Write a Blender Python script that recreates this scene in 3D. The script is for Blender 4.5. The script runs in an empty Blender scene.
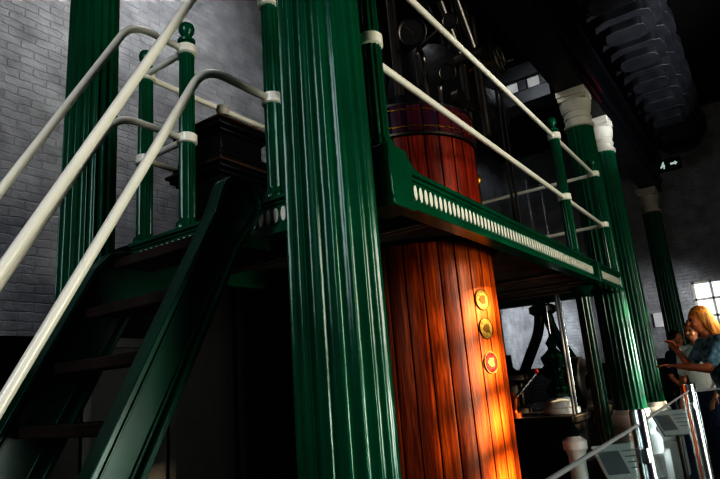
import bpy, bmesh, math, random
from mathutils import Vector, Matrix
random.seed(7)
PI=math.pi
S=bpy.context.scene
C=bpy.data.collections.new('engine_house'); S.collection.children.link(C)
try:
    S.view_settings.view_transform='Standard'
    S.view_settings.look='Very High Contrast'
except Exception as e: print(e)

# ---------------------------------------------------------------- materials
def mat(name, col, rough=.5, metal=0, spec=.5, coat=0, bump=0, bscale=30, var=0, vscale=4, stretch=(1,1,1), alpha=1):
    m=bpy.data.materials.new(name); m.use_nodes=True
    nt=m.node_tree; b=nt.nodes['Principled BSDF']
    b.inputs['Base Color'].default_value=(*col,1); b.inputs['Roughness'].default_value=rough
    b.inputs['Metallic'].default_value=metal; b.inputs['Specular IOR Level'].default_value=spec
    b.inputs['Coat Weight'].default_value=coat; b.inputs['Coat Roughness'].default_value=.15
    tc=nt.nodes.new('ShaderNodeTexCoord'); mp=nt.nodes.new('ShaderNodeMapping')
    mp.inputs['Scale'].default_value=stretch
    nt.links.new(tc.outputs['Object'],mp.inputs['Vector'])
    if var:
        n=nt.nodes.new('ShaderNodeTexNoise'); n.inputs['Scale'].default_value=vscale; n.inputs['Detail'].default_value=5
        nt.links.new(mp.outputs['Vector'],n.inputs['Vector'])
        r=nt.nodes.new('ShaderNodeValToRGB')
        r.color_ramp.elements[0].position=.3; r.color_ramp.elements[1].position=.7
        r.color_ramp.elements[0].color=(*[c*(1-var) for c in col],1)
        r.color_ramp.elements[1].color=(*[min(1,c*(1+var)) for c in col],1)
        nt.links.new(n.outputs['Fac'],r.inputs['Fac']); nt.links.new(r.outputs['Color'],b.inputs['Base Color'])
    if bump:
        n=nt.nodes.new('ShaderNodeTexNoise'); n.inputs['Scale'].default_value=bscale
        nt.links.new(mp.outputs['Vector'],n.inputs['Vector'])
        bp=nt.nodes.new('ShaderNodeBump'); bp.inputs['Strength'].default_value=bump; bp.inputs['Distance'].default_value=.01
        nt.links.new(n.outputs['Fac'],bp.inputs['Height']); nt.links.new(bp.outputs['Normal'],b.inputs['Normal'])
    return m
M={}
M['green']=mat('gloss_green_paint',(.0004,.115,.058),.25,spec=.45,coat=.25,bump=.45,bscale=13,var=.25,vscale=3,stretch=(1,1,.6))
M['sgreen']=mat('stair_green_paint',(.0003,.055,.032),.24,spec=.5,coat=.25,var=.25,vscale=3)  # darker copy of the green; shade mixed in against lamp spill on the stairs
M['dgreen']=mat('dark_green_paint',(.0005,.03,.014),.28,spec=.5,coat=.3,bump=.15,bscale=12)
M['white']=mat('cream_gloss_paint',(.94,.90,.78),.3,coat=.3,bump=.1,bscale=14,var=.04)
M['bwhite']=mat('white_base_paint',(.85,.86,.86),.45,bump=.1,bscale=14,var=.04)
M['dull']=mat('dull_cream_paint',(.52,.49,.41),.6,bump=.2,bscale=14,var=.1)
M['black']=mat('black_iron',(.006,.006,.008),.4,bump=.2,bscale=20)
M['gblack']=mat('glossy_black_iron',(.012,.012,.014),.35,coat=.2,bump=.3,bscale=14)
M['gallery']=mat('gallery_black_iron',(.030,.030,.033),.55,bump=.3,bscale=10,var=.3)
M['dark']=mat('sooty_iron',(.008,.0075,.008),.6,bump=.3,bscale=15,var=.4)
M['tread']=mat('worn_step_plate',(.05,.032,.027),.5,metal=.1,bump=.3,bscale=60,var=.3,vscale=8)
M['brass']=mat('aged_yellow_brass',(.40,.26,.06),.6,metal=.3,bump=.8,bscale=70,var=.4,vscale=40)
M['dbrass']=mat('shadowed_brass',(.16,.085,.015),.5,metal=.4)  # darker brass for plaque rims and emblems
M['pbrass']=mat('polished_brass',(.55,.32,.08),.35,metal=1)
M['copper']=mat('copper',(.6,.2,.08),.3,metal=1)
M['steel']=mat('brushed_steel',(.66,.67,.69),.25,metal=1,bump=.05,bscale=80,stretch=(1,1,.1))
M['dsteel']=mat('oily_steel',(.16,.14,.12),.4,metal=1,bump=.05,bscale=80,stretch=(1,1,.1))
M['red']=mat('red_enamel',(.28,.006,.006),.55,bump=.6,bscale=80,var=.3,vscale=40)
M['dred']=mat('dim_red_line',(.10,.004,.004),.6)
M['beige']=mat('beige_painted_soffit',(.20,.18,.155),.6,var=.3,vscale=5)
M['tan']=mat('brown_wood_edge',(.07,.035,.02),.5,var=.3,vscale=5)
M['pale']=mat('pale_painted_plate',(.62,.60,.56),.6,var=.2,vscale=5)  # pale colour standing in for light in the cross beam slots
M['stone']=mat('dark_stone_floor',(.03,.028,.027),.5,bump=.3,bscale=8,var=.4,vscale=2)
M['plinth']=mat('whitened_plinth',(.80,.80,.79),.6,bump=.3,bscale=12,var=.1)
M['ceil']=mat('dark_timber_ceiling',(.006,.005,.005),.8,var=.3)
M['skin']=mat('skin',(.60,.26,.14),.5)
M['skin2']=mat('tanned_skin',(.42,.19,.11),.5)
M['blond']=mat('light_blond_hair',(.52,.24,.06),.55,bump=1,bscale=50,var=.6,vscale=40,stretch=(1,1,.15))
M['bhair']=mat('dark_hair',(.02,.013,.01),.5,bump=.6,bscale=60,stretch=(1,1,.2))
M['navy']=mat('navy_cloth',(.006,.014,.05),.8,bump=.3)
M['denim']=mat('denim',(.05,.10,.20),.8,bump=.4,bscale=80)
M['teal']=mat('pale_teal_cloth',(.14,.25,.30),.8,bump=.6,var=.8,vscale=18)
M['wcloth']=mat('white_cloth',(.65,.65,.65),.8,bump=.4)
M['rcloth']=mat('blue_cloth',(.03,.10,.35),.8,bump=.4)
M['blue']=mat('dark_cloth',(.006,.015,.05),.8,bump=.3)
M['shoe']=mat('dark_shoe_leather',(.02,.015,.012),.5)
M['grey']=mat('grey_print',(.14,.15,.16),.5)
M['paper']=mat('pale_grey_board',(.36,.37,.38),.5)
M['pipe']=mat('grey_pipe_paint',(.26,.27,.28),.5)
M['eye']=mat('dark_eye',(.01,.01,.01),.2)
M['exit']=mat('exit_green',(.0,.10,.05),.4)

def brick_mat():
    m=bpy.data.materials.new('whitewashed_brick'); m.use_nodes=True; nt=m.node_tree; b=nt.nodes['Principled BSDF']
    g=nt.nodes.new('ShaderNodeNewGeometry'); sp=nt.nodes.new('ShaderNodeSeparateXYZ'); nt.links.new(g.outputs['Position'],sp.inputs[0])
    ad=nt.nodes.new('ShaderNodeMath'); ad.operation='ADD'; nt.links.new(sp.outputs['X'],ad.inputs[0]); nt.links.new(sp.outputs['Y'],ad.inputs[1])
    cb=nt.nodes.new('ShaderNodeCombineXYZ'); nt.links.new(ad.outputs[0],cb.inputs['X']); nt.links.new(sp.outputs['Z'],cb.inputs['Y'])
    nw=nt.nodes.new('ShaderNodeTexNoise'); nw.inputs['Scale'].default_value=7; nw.inputs['Detail'].default_value=4; nt.links.new(g.outputs['Position'],nw.inputs['Vector'])
    vm=nt.nodes.new('ShaderNodeVectorMath'); vm.operation='SCALE'; vm.inputs['Scale'].default_value=.05; nt.links.new(nw.outputs['Color'],vm.inputs[0])
    va=nt.nodes.new('ShaderNodeVectorMath'); va.operation='ADD'; nt.links.new(cb.outputs[0],va.inputs[0]); nt.links.new(vm.outputs[0],va.inputs[1])
    br=nt.nodes.new('ShaderNodeTexBrick'); nt.links.new(va.outputs[0],br.inputs['Vector'])
    br.inputs['Scale'].default_value=1; br.inputs['Brick Width'].default_value=.235; br.inputs['Row Height'].default_value=.078
    br.inputs['Mortar Size'].default_value=.010; br.inputs['Mortar Smooth'].default_value=1; br.inputs['Bias'].default_value=-.2
    br.inputs['Color1'].default_value=(.60,.605,.62,1); br.inputs['Color2'].default_value=(.53,.535,.55,1); br.inputs['Mortar'].default_value=(.55,.555,.57,1)
    n=nt.nodes.new('ShaderNodeTexNoise'); n.inputs['Scale'].default_value=3.5; n.inputs['Detail'].default_value=12
    nt.links.new(g.outputs['Position'],n.inputs['Vector'])
    mx=nt.nodes.new('ShaderNodeMixRGB'); mx.blend_type='MULTIPLY'; mx.inputs['Fac'].default_value=.75
    nt.links.new(br.outputs['Color'],mx.inputs[1]); nt.links.new(n.outputs['Fac'],mx.inputs[2])
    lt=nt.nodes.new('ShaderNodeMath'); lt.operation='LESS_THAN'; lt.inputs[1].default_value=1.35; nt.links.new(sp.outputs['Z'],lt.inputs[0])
    m2=nt.nodes.new('ShaderNodeMixRGB'); m2.inputs[2].default_value=(.012,.012,.014,1)  # near-black band added low on the walls to darken them
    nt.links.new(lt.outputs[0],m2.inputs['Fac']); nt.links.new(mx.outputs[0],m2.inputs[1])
    nt.links.new(m2.outputs[0],b.inputs['Base Color']); b.inputs['Roughness'].default_value=.55
    bp=nt.nodes.new('ShaderNodeBump'); bp.inputs['Strength'].default_value=.6; bp.inputs['Distance'].default_value=.012
    sb=nt.nodes.new('ShaderNodeMath'); sb.operation='SUBTRACT'; sb.inputs[0].default_value=1
    nt.links.new(br.outputs['Fac'],sb.inputs[1])
    a2=nt.nodes.new('ShaderNodeMath'); a2.operation='MULTIPLY_ADD'; a2.inputs[1].default_value=2.4; n2=nt.nodes.new('ShaderNodeTexNoise'); n2.inputs['Scale'].default_value=16; n2.inputs['Detail'].default_value=7
    nt.links.new(g.outputs['Position'],n2.inputs['Vector'])
    nt.links.new(n2.outputs['Fac'],a2.inputs[0]); nt.links.new(sb.outputs[0],a2.inputs[2])
    nt.links.new(a2.outputs[0],bp.inputs['Height']); nt.links.new(bp.outputs['Normal'],b.inputs['Normal'])
    return m
M['brick']=brick_mat()
def wood_mat(name,c1,c2,rough=.45):
    m=bpy.data.materials.new(name); m.use_nodes=True; nt=m.node_tree; b=nt.nodes['Principled BSDF']
    tc=nt.nodes.new('ShaderNodeTexCoord'); mp=nt.nodes.new('ShaderNodeMapping'); mp.inputs['Scale'].default_value=(9,9,.7)
    nt.links.new(tc.outputs['Object'],mp.inputs[0])
    n=nt.nodes.new('ShaderNodeTexNoise'); n.inputs['Scale'].default_value=2.2; n.inputs['Detail'].default_value=9; n.inputs['Roughness'].default_value=.6; n.inputs['Distortion'].default_value=1.4
    nt.links.new(mp.outputs[0],n.inputs['Vector'])
    at=nt.nodes.new('ShaderNodeAttribute'); at.attribute_name='stave'
    mth=nt.nodes.new('ShaderNodeMath'); mth.operation='MULTIPLY_ADD'; mth.inputs[1].default_value=.26
    nt.links.new(at.outputs['Fac'],mth.inputs[0]); nt.links.new(n.outputs['Fac'],mth.inputs[2])
    r=nt.nodes.new('ShaderNodeValToRGB'); r.color_ramp.elements[0].position=.40; r.color_ramp.elements[1].position=.82
    r.color_ramp.elements[0].color=(*c1,1); r.color_ramp.elements[1].color=(*c2,1)
    nt.links.new(mth.outputs[0],r.inputs['Fac'])
    mp2=nt.nodes.new('ShaderNodeMapping'); mp2.inputs['Scale'].default_value=(55,55,2.0); nt.links.new(tc.outputs['Object'],mp2.inputs[0])
    n2=nt.nodes.new('ShaderNodeTexNoise'); n2.inputs['Scale'].default_value=2; n2.inputs['Detail'].default_value=4; nt.links.new(mp2.outputs[0],n2.inputs['Vector'])
    r2=nt.nodes.new('ShaderNodeValToRGB'); r2.color_ramp.elements[0].position=.36; r2.color_ramp.elements[1].position=.56
    r2.color_ramp.elements[0].color=(.4,.28,.24,1); r2.color_ramp.elements[1].color=(1,1,1,1); nt.links.new(n2.outputs['Fac'],r2.inputs['Fac'])
    mx=nt.nodes.new('ShaderNodeMixRGB'); mx.blend_type='MULTIPLY'; mx.inputs['Fac'].default_value=.8
    nt.links.new(r.outputs[0],mx.inputs[1]); nt.links.new(r2.outputs[0],mx.inputs[2])
    aj=nt.nodes.new('ShaderNodeAttribute'); aj.attribute_name='joint'
    m3=nt.nodes.new('ShaderNodeMixRGB'); m3.inputs[2].default_value=(.02,.006,.002,1); nt.links.new(aj.outputs['Fac'],m3.inputs['Fac'])
    nt.links.new(mx.outputs[0],m3.inputs[1]); nt.links.new(m3.outputs[0],b.inputs['Base Color'])
    b.inputs['Roughness'].default_value=rough; b.inputs['Coat Weight'].default_value=.1; b.inputs['Coat Roughness'].default_value=.3
    bp=nt.nodes.new('ShaderNodeBump'); bp.inputs['Strength'].default_value=.35; bp.inputs['Distance'].default_value=.004
    nt.links.new(n2.outputs['Fac'],bp.inputs['Height']); nt.links.new(bp.outputs['Normal'],b.inputs['Normal'])
    return m
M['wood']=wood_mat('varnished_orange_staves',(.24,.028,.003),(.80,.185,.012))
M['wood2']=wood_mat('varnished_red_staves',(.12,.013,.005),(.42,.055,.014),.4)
M['wood3']=wood_mat('dark_band_staves',(.012,.012,.060),(.17,.022,.035),.35)
def glass_mat():
    m=bpy.data.materials.new('clear_glass'); m.use_nodes=True; nt=m.node_tree
    for n in list(nt.nodes): nt.nodes.remove(n)
    o=nt.nodes.new('ShaderNodeOutputMaterial'); t=nt.nodes.new('ShaderNodeBsdfTransparent'); t.inputs[0].default_value=(.93,.98,.97,1)
    g=nt.nodes.new('ShaderNodeBsdfGlossy'); g.inputs['Roughness'].default_value=.03; g.inputs['Color'].default_value=(.9,.95,.95,1)
    mx=nt.nodes.new('ShaderNodeMixShader'); mx.inputs[0].default_value=.12; nt.links.new(t.outputs[0],mx.inputs[1]); nt.links.new(g.outputs[0],mx.inputs[2])
    nt.links.new(mx.outputs[0],o.inputs[0]); return m
M['glass']=glass_mat()
def emis(name,col,s):
    m=bpy.data.materials.new(name); m.use_nodes=True; b=m.node_tree.nodes['Principled BSDF']
    b.inputs['Base Color'].default_value=(*col,1); b.inputs['Emission Color'].default_value=(*col,1); b.inputs['Emission Strength'].default_value=s
    return m
M['sky']=emis('daylit_window_glass',(.80,.88,1),.6)
M['signlit']=emis('lit_sign_pictogram',(.75,.9,.85),.35)

# ---------------------------------------------------------------- mesh helpers
def wloc(o):
    v=Vector((0,0,0))
    while o: v+=o.location; o=o.parent
    return v
def obj(name,bm,m,parent=None,bev=0,smooth=True,sharp=.55,origin=True,mods=None):
    bmesh.ops.recalc_face_normals(bm,faces=bm.faces[:])
    if smooth:
        for f in bm.faces: f.smooth=True
        for e in bm.edges:
            if len(e.link_faces)==2 and e.calc_face_angle(0)>sharp: e.smooth=False
    loc=Vector((0,0,0))
    if parent: bm.transform(Matrix.Translation(-wloc(parent)))
    elif origin:
        xs=[v.co for v in bm.verts]
        loc=Vector(((min(v.x for v in xs)+max(v.x for v in xs))/2,(min(v.y for v in xs)+max(v.y for v in xs))/2,min(v.z for v in xs)))
        bm.transform(Matrix.Translation(-loc))
    me=bpy.data.meshes.new(name); bm.to_mesh(me); bm.free()
    me.materials.append(m)
    o=bpy.data.objects.new(name,me); C.objects.link(o); o.location=loc
    if parent: o.parent=parent
    if bev:
        b=o.modifiers.new('Bevel','BEVEL'); b.width=bev; b.segments=2; b.limit_method='ANGLE'
    return o
def tag(o,label=None,cat=None,group=None,kind=None):
    if label: o['label']=label
    if cat: o['category']=cat
    if group: o['group']=group
    if kind: o['kind']=kind
    return o
def thing(name,label,cat,loc,group=None):
    o=bpy.data.objects.new(name,None); C.objects.link(o); o.location=loc; o.empty_display_size=.1
    return tag(o,label,cat,group)
def inst(name,me,parent,w):
    o=bpy.data.objects.new(name,me); C.objects.link(o)
    if parent: o.parent=parent; o.location=Vector(w)-wloc(parent)
    else: o.location=w
    return o
def copy_tree(o,parent=None):
    c=o.copy(); C.objects.link(c); c.parent=parent
    for ch in list(o.children): copy_tree(ch,c)
    return c
def B(): return bmesh.new()
def box(bm,x0,x1,y0,y1,z0,z1,rot=None):
    m=Matrix.Translation(((x0+x1)/2,(y0+y1)/2,(z0+z1)/2))
    if rot: m=m@rot
    m=m@Matrix.Diagonal((abs(x1-x0),abs(y1-y0),abs(z1-z0),1))
    bmesh.ops.create_cube(bm,size=1,matrix=m); return bm
def lathe(bm,prof,n=32,c=(0,0),rf=None,cap=True,M4=None):
    rings=[]
    for (r,z) in prof:
        ring=[]
        for i in range(n):
            a=2*PI*i/n; rr=rf(r,a,i) if rf else r
            v=Vector((c[0]+rr*math.cos(a),c[1]+rr*math.sin(a),z))
            if M4: v=M4@v
            ring.append(bm.verts.new(v))
        rings.append(ring)
    for k in range(len(rings)-1):
        for i in range(n):
            bm.faces.new((rings[k][i],rings[k][(i+1)%n],rings[k+1][(i+1)%n],rings[k+1][i]))
    if cap:
        bm.faces.new(rings[0][::-1]); bm.faces.new(rings[-1])
    return bm
def tube(bm,pts,r,n=12,r2=None):
    pts=[Vector(p) for p in pts]; rings=[]; N=len(pts)
    t0=(pts[1]-pts[0]).normalized(); up=Vector((0,0,1)) if abs(t0.z)<.9 else Vector((1,0,0))
    u=t0.cross(up).normalized()
    for k,p in enumerate(pts):
        t=(pts[min(k+1,N-1)]-pts[max(k-1,0)]).normalized()
        u=(u-t*u.dot(t)).normalized(); w=t.cross(u)
        rr=r if r2 is None else r+(r2-r)*k/(N-1)
        rings.append([bm.verts.new(p+rr*(math.cos(2*PI*i/n)*u+math.sin(2*PI*i/n)*w)) for i in range(n)])
    for k in range(N-1):
        for i in range(n): bm.faces.new((rings[k][i],rings[k][(i+1)%n],rings[k+1][(i+1)%n],rings[k+1][i]))
    bm.faces.new(rings[0][::-1]); bm.faces.new(rings[-1]); return bm
def fillet(pts,rad,seg=8):
    pts=[Vector(p) for p in pts]; out=[pts[0]]
    for i in range(1,len(pts)-1):
        a,b,c=pts[i-1],pts[i],pts[i+1]
        d1=min(rad,(a-b).length*.45); d2=min(rad,(c-b).length*.45)
        p=b+(a-b).normalized()*d1; q=b+(c-b).normalized()*d2
        for k in range(seg+1):
            t=k/seg; out.append((1-t)**2*p+2*t*(1-t)*b+t*t*q)
    out.append(pts[-1]); return out
def prism(bm,pts,fn,a,b):
    n=len(pts); A=[bm.verts.new(fn(p[0],p[1],a)) for p in pts]; D=[bm.verts.new(fn(p[0],p[1],b)) for p in pts]
    bm.faces.new(A); bm.faces.new(D[::-1])
    for i in range(n): bm.faces.new((A[i],D[i],D[(i+1)%n],A[(i+1)%n]))
    return bm
def sph(bm,c,r,s=(1,1,1),seg=16,rot=None):
    m=Matrix.Translation(c)
    if rot: m=m@rot
    m=m@Matrix.Diagonal((*s,1)); bmesh.ops.create_uvsphere(bm,u_segments=seg,v_segments=seg//2+2,radius=r,matrix=m); return bm
def disc(bm,c,normal,r,th,n=32):
    q=Vector(normal).to_track_quat('Z','Y').to_matrix().to_4x4()
    return lathe(bm,[(r,0),(r,th)],n,M4=Matrix.Translation(c)@q)

# ---------------------------------------------------------------- camera
CZ=1.3
Xc=Vector((.5766,-.1386,-.8053)); Zc=Vector((-.0778,.9671,-.2419)).normalized()
Xc=(Xc-Zc*Xc.dot(Zc)).normalized(); Yc=Zc.cross(Xc)
cam=bpy.data.cameras.new('camera'); co=bpy.data.objects.new('camera',cam); C.objects.link(co)
cam.sensor_width=36; cam.lens=36*581/720; cam.clip_start=.05
R=Matrix((Xc,Yc,Zc)).to_4x4(); co.matrix_world=Matrix.Translation((0,0,CZ))@R
S.camera=co

# ---------------------------------------------------------------- setting
tag(obj('floor',box(B(),-4,14,-5,4.9,-.2,0),M['stone']),kind='structure')
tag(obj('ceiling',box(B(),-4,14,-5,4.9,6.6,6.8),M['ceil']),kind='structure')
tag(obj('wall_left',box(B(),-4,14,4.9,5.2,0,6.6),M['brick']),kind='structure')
wy0,wy1,wz0,wz1=.2,1.22,1.75,2.85
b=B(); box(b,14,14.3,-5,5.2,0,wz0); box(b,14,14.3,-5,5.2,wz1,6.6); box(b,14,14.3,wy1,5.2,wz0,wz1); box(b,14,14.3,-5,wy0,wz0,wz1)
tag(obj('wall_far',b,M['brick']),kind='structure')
w=tag(obj('window_3',box(B(),14.15,14.2,wy0,wy1,wz0,wz1),M['sky']),kind='structure')
b=B()
for k in range(4): y=wy0+(wy1-wy0-.04)*k/3; box(b,14.05,14.12,y,y+.04,wz0,wz1)
for k in range(4): z=wz0+(wz1-wz0-.04)*k/3; box(b,14.05,14.12,wy0,wy1,z,z+.04)
obj('window_frame',b,M['dull'],w)
WX=[(5.3,7.9),(8.4,11.2)]; WZ0,WZ1=4.5,5.84  # unseen windows, openings and bars sized to shape the sun on the cylinder
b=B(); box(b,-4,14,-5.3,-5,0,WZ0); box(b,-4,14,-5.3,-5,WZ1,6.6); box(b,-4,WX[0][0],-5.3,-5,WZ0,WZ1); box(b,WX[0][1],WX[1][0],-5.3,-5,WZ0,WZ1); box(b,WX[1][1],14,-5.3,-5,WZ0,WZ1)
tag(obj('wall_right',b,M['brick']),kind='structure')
for i,(a,c) in enumerate(WX):
    b=B(); n=7
    for k in range(n+1):
        x=a+(c-a)*k/n; box(b,x-.045,x+.045,-5.2,-5.12,WZ0,WZ1)
    for k in range(5):
        z=WZ0+(WZ1-WZ0)*k/4; box(b,a,c,-5.2,-5.12,z-.05,z+.05)
    tag(obj('window_%d'%(i+1),b,M['dull']),kind='structure')

# ---------------------------------------------------------------- fluted columns
NF=20; SUB=8
def flute(r,a,i):
    u=(i%SUB)/SUB
    return r if u<.13 else r-.085*r*math.sin(PI*u)**.8
def make_column(x,y,r,label):
    t=thing('fluted_column',label,'column',(x,y,0),'cast iron columns round the engine')
    prof=[]
    z0,z1=.84,4.03
    for k in range(15):
        s=k/14; prof.append((r*(1.0-.09*s+.012*math.sin(PI*s)),z0+(z1-z0)*s))
    obj('shaft',lathe(B(),prof,NF*SUB,(x,y),flute),M['green'],t,sharp=.9)
    b=B(); lathe(b,[(r*1.42,.42),(r*1.48,.47),(r*1.48,.54),(r*1.38,.58),(r*1.22,.61),(r*1.22,.65),(r*1.33,.68),(r*1.35,.73),(r*1.26,.77),(r*1.12,.79),(r*1.05,.84)],48,(x,y))
    obj('base',b,M['bwhite'],t)
    b=B(); box(b,x-r*1.55,x+r*1.55,y-r*1.55,y+r*1.55,0,.42); obj('plinth',b,M['plinth'],t,bev=.015)
    b=B(); q=r*.91
    lathe(b,[(q,3.98),(q*1.12,3.99),(q*1.12,4.02),(q*.98,4.03),(q*.98,4.09),(q*1.05,4.095),(q*1.05,4.115),(q*.98,4.12),(q*.98,4.17),(q*1.06,4.18),(q*1.06,4.20),(q*1.1,4.205),(q*1.14,4.25),(q*1.16,4.29),(q*1.16,4.31),(q*1.1,4.315)],48,(x,y))
    cp=obj('capital',b,M['dull'],t)
    b=B(); box(b,x-q*1.04,x+q*1.04,y-q*1.04,y+q*1.04,4.315,4.37); box(b,x-q*1.1,x+q*1.1,y-q*1.1,y+q*1.1,4.37,4.45); obj('abacus',b,M['dull'],cp,bev=.008)
    return t
c0=make_column(1.757,1.325,.184,'huge glossy green fluted column in the foreground, beside the stairs')
def col(x,y,s,label,sz=1):
    c=copy_tree(c0); c.location=(x,y,0); c.scale=(s,s,sz); c['label']=label; return c
col(1.95,3.42,.92,'green fluted column against the whitewashed brick wall, behind the cream stair handrails',1.14)
col(6.72,1.37,.90,'green fluted column with cream capital at the far end of the platform, nearest of the far three')
col(7.8,1.36,.88,'green fluted column directly behind the one at the platform end, partly hidden by it')
col(11.8,1.42,.92,'farthest green fluted column with cream capital, near the end wall')
col(6.72,3.42,.94,'green fluted column hidden behind the wood-clad cylinder at the back of the platform')

# ---------------------------------------------------------------- platform
PX0,PX1,PY0,PY1,PZ=1.97,6.45,1.2,2.97,2.2
CX,CY,CR=3.56,1.95,.51
pl=thing('iron_platform','green iron platform edged with a band of small white ovals, around the wooden cylinder','platform',(PX0,PY0,PZ-.2))
def deck(bm,z0,z1,r,x0,x1,y0,y1):
    an=sorted([2*PI*i/72 for i in range(72)]+[math.atan2(y-CY,x-CX)%(2*PI) for x in (x0,x1) for y in (y0,y1)])
    def hit(a):
        c,s=math.cos(a),math.sin(a); t=1e9
        if c>1e-9: t=min(t,(x1-CX)/c)
        if c<-1e-9: t=min(t,(x0-CX)/c)
        if s>1e-9: t=min(t,(y1-CY)/s)
        if s<-1e-9: t=min(t,(y0-CY)/s)
        return CX+c*t,CY+s*t
    L=[]
    for a in an:
        hx,hy=hit(a); ix,iy=CX+r*math.cos(a),CY+r*math.sin(a)
        L.append([bm.verts.new(p) for p in ((ix,iy,z0),(hx,hy,z0),(hx,hy,z1),(ix,iy,z1))])
    for i in range(len(L)):
        a,b=L[i],L[(i+1)%len(L)]
        for k in range(4): bm.faces.new((a[k],a[(k+1)%4],b[(k+1)%4],b[k]))
    return bm
obj('deck',deck(B(),PZ-.05,PZ,.53,PX0+.04,PX1-.04,PY0+.04,PY1-.04),M['beige'],pl)
b=B(); lathe(b,[(.53,PZ-.075),(.56,PZ-.075),(.56,PZ+.02),(.53,PZ+.02),(.53,PZ-.075)],72,(CX,CY),cap=False); obj('cylinder_collar_ring',b,M['dark'],pl)
def oval_pts(n=14,w=.0165,h=.037): return [(w*math.cos(2*PI*i/n),h*math.sin(2*PI*i/n)) for i in range(n)]
def girder(x0,x1,y0,y1,out,ov0,ov1):
    bm=B(); z0,z1=PZ-.175,PZ
    if out[0]=='y':
        y=y0
        box(bm,x0,x1,y-.015,y+.015,z0,z1)
        box(bm,x0,x1,y-.045,y+.045,z1-.018,z1); box(bm,x0,x1,y-.026,y+.026,z1-.034,z1-.018)
        box(bm,x0,x1,y-.045,y+.045,z0-.008,z0+.018); box(bm,x0,x1,y-.026,y+.026,z0+.018,z0+.032)
    else:
        x=x0
        box(bm,x-.015,x+.015,y0,y1,z0,z1)
        box(bm,x-.045,x+.045,y0,y1,z1-.018,z1); box(bm,x-.026,x+.026,y0,y1,z1-.034,z1-.018)
        box(bm,x-.045,x+.045,y0,y1,z0-.008,z0+.018); box(bm,x-.026,x+.026,y0,y1,z0+.018,z0+.032)
    g=obj('girder',bm,M['green'],pl)
    bm=B(); n=int(abs(ov1-ov0)/.048)
    for k in range(n):
        p=ov0+(k+.5)*(ov1-ov0)/n
        s=-1 if out[1]=='-' else 1
        if out[0]=='y': prism(bm,oval_pts(),lambda a,b_,t:(p+a,y0+s*t,PZ-.089+b_),.012,.024)
        else: prism(bm,oval_pts(),lambda a,b_,t:(x0+s*t,p+a,PZ-.089+b_),.012,.024)
    obj('oval_band',bm,M['white'],g)
girder(2.0,5.36,1.2,1.2,'y-',2.17,5.30)
girder(5.44,6.42,1.2,1.2,'y-',5.5,6.36)
girder(1.99,1.99,1.28,2.97,'x-',1.55,2.9)
girder(6.45,6.45,1.2,2.97,'x+',1.3,2.9)
girder(2.0,6.42,2.97,2.97,'y+',2.1,6.3)
b=B()
fb=lambda a,c,t:(a,t,PZ+c)
arc=[(2.10+.14*(1-math.cos(PI/2*i/8)),.075-.075*math.sin(PI/2*i/8)) for i in range(9)]
prism(b,[(1.95,-.185),(1.95,.075)]+arc+[(2.24,-.02),(2.13,-.02),(2.13,-.185)],fb,1.15,1.29)
box(b,1.94,2.12,1.14,1.30,PZ-.20,PZ-.16); box(b,1.97,2.09,1.18,1.30,PZ+.07,PZ+.09)
obj('corner_block',b,M['green'],pl,bev=.005)
b=B(); box(b,5.36,5.44,1.14,1.28,PZ-.19,PZ+.0); obj('joint_plate',b,M['green'],pl,bev=.006)
for x in (2.45,4.75,5.4,5.95):
    b=B(); box(b,x-.01,x+.01,1.23,2.94,PZ-.17,PZ-.05); box(b,x-.04,x+.04,1.23,2.94,PZ-.17,PZ-.155); obj('joist',b,M['beige'],pl)
def support(x,y,label):
    t=thing('slender_column',label,'column',(x,y,0))
    fl=lambda r,a,i: r*(1-.07*(i%4==2))
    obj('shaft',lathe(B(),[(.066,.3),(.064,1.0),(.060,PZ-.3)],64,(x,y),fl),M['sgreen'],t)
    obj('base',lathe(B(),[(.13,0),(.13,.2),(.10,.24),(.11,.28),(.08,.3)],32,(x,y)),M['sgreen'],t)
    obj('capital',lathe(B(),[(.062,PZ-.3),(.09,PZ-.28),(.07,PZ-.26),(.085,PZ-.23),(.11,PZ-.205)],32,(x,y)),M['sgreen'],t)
support(5.4,1.33,'slender dark green column under the joint in the platform girder')

# ---------------------------------------------------------------- railing posts and rails
flp=lambda r,a,i: r*(1-.13*(i%4==2)-.06*(i%4 in(1,3)))
def mesh_of(bm,m,name,sharp=.9):
    o=obj(name,bm,m,None,origin=False,sharp=sharp); me=o.data; bpy.data.objects.remove(o); return me
PM=mesh_of(lathe(B(),[(.062,0),(.062,.03),(.045,.05),(.047,.06),(.047,.49),(.045,.6),(.043,1.05),(.041,1.16)],48,(0,0),flp),M['green'],'post')
CM=mesh_of(lathe(B(),[(.05,-.03),(.058,-.024),(.058,.024),(.05,.03)],24),M['white'],'collar')
bf=B(); lathe(bf,[(.05,1.15),(.052,1.165),(.03,1.18),(.022,1.19),(.03,1.2),(.043,1.22),(.047,1.245),(.04,1.27),(.02,1.285),(.004,1.29)],24); FM=mesh_of(bf,M['green'],'finial')
def post(parent,x,y,z=PZ):
    p=inst('post',PM,parent,(x,y,z))
    inst('collar',CM,p,(x,y,z+.53)); inst('collar',CM,p,(x,y,z+1.1)); inst('finial',FM,p,(x,y,z))
    return p
RR=.0195
def rail(parent,pts,rad=.0,r=RR):
    p=fillet(pts,rad) if rad else pts
    return obj('rail',tube(B(),p,r,14),M['white'],parent)
r1=thing('platform_railing','cream two-rail railing with green posts along the front edge of the platform','railing',(2.03,1.24,PZ))
for x in (2.03,5.0,6.38): post(r1,x,1.24,PZ if x>2.1 else PZ+.09)
for h in (.53,1.1): rail(r1,[(2.03,1.24,PZ+h),(6.38,1.24,PZ+h)])
r2=thing('platform_railing','short cream railing across the far end of the platform, beyond the cylinder','railing',(6.4,1.3,PZ))
post(r2,6.38,2.9)
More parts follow.
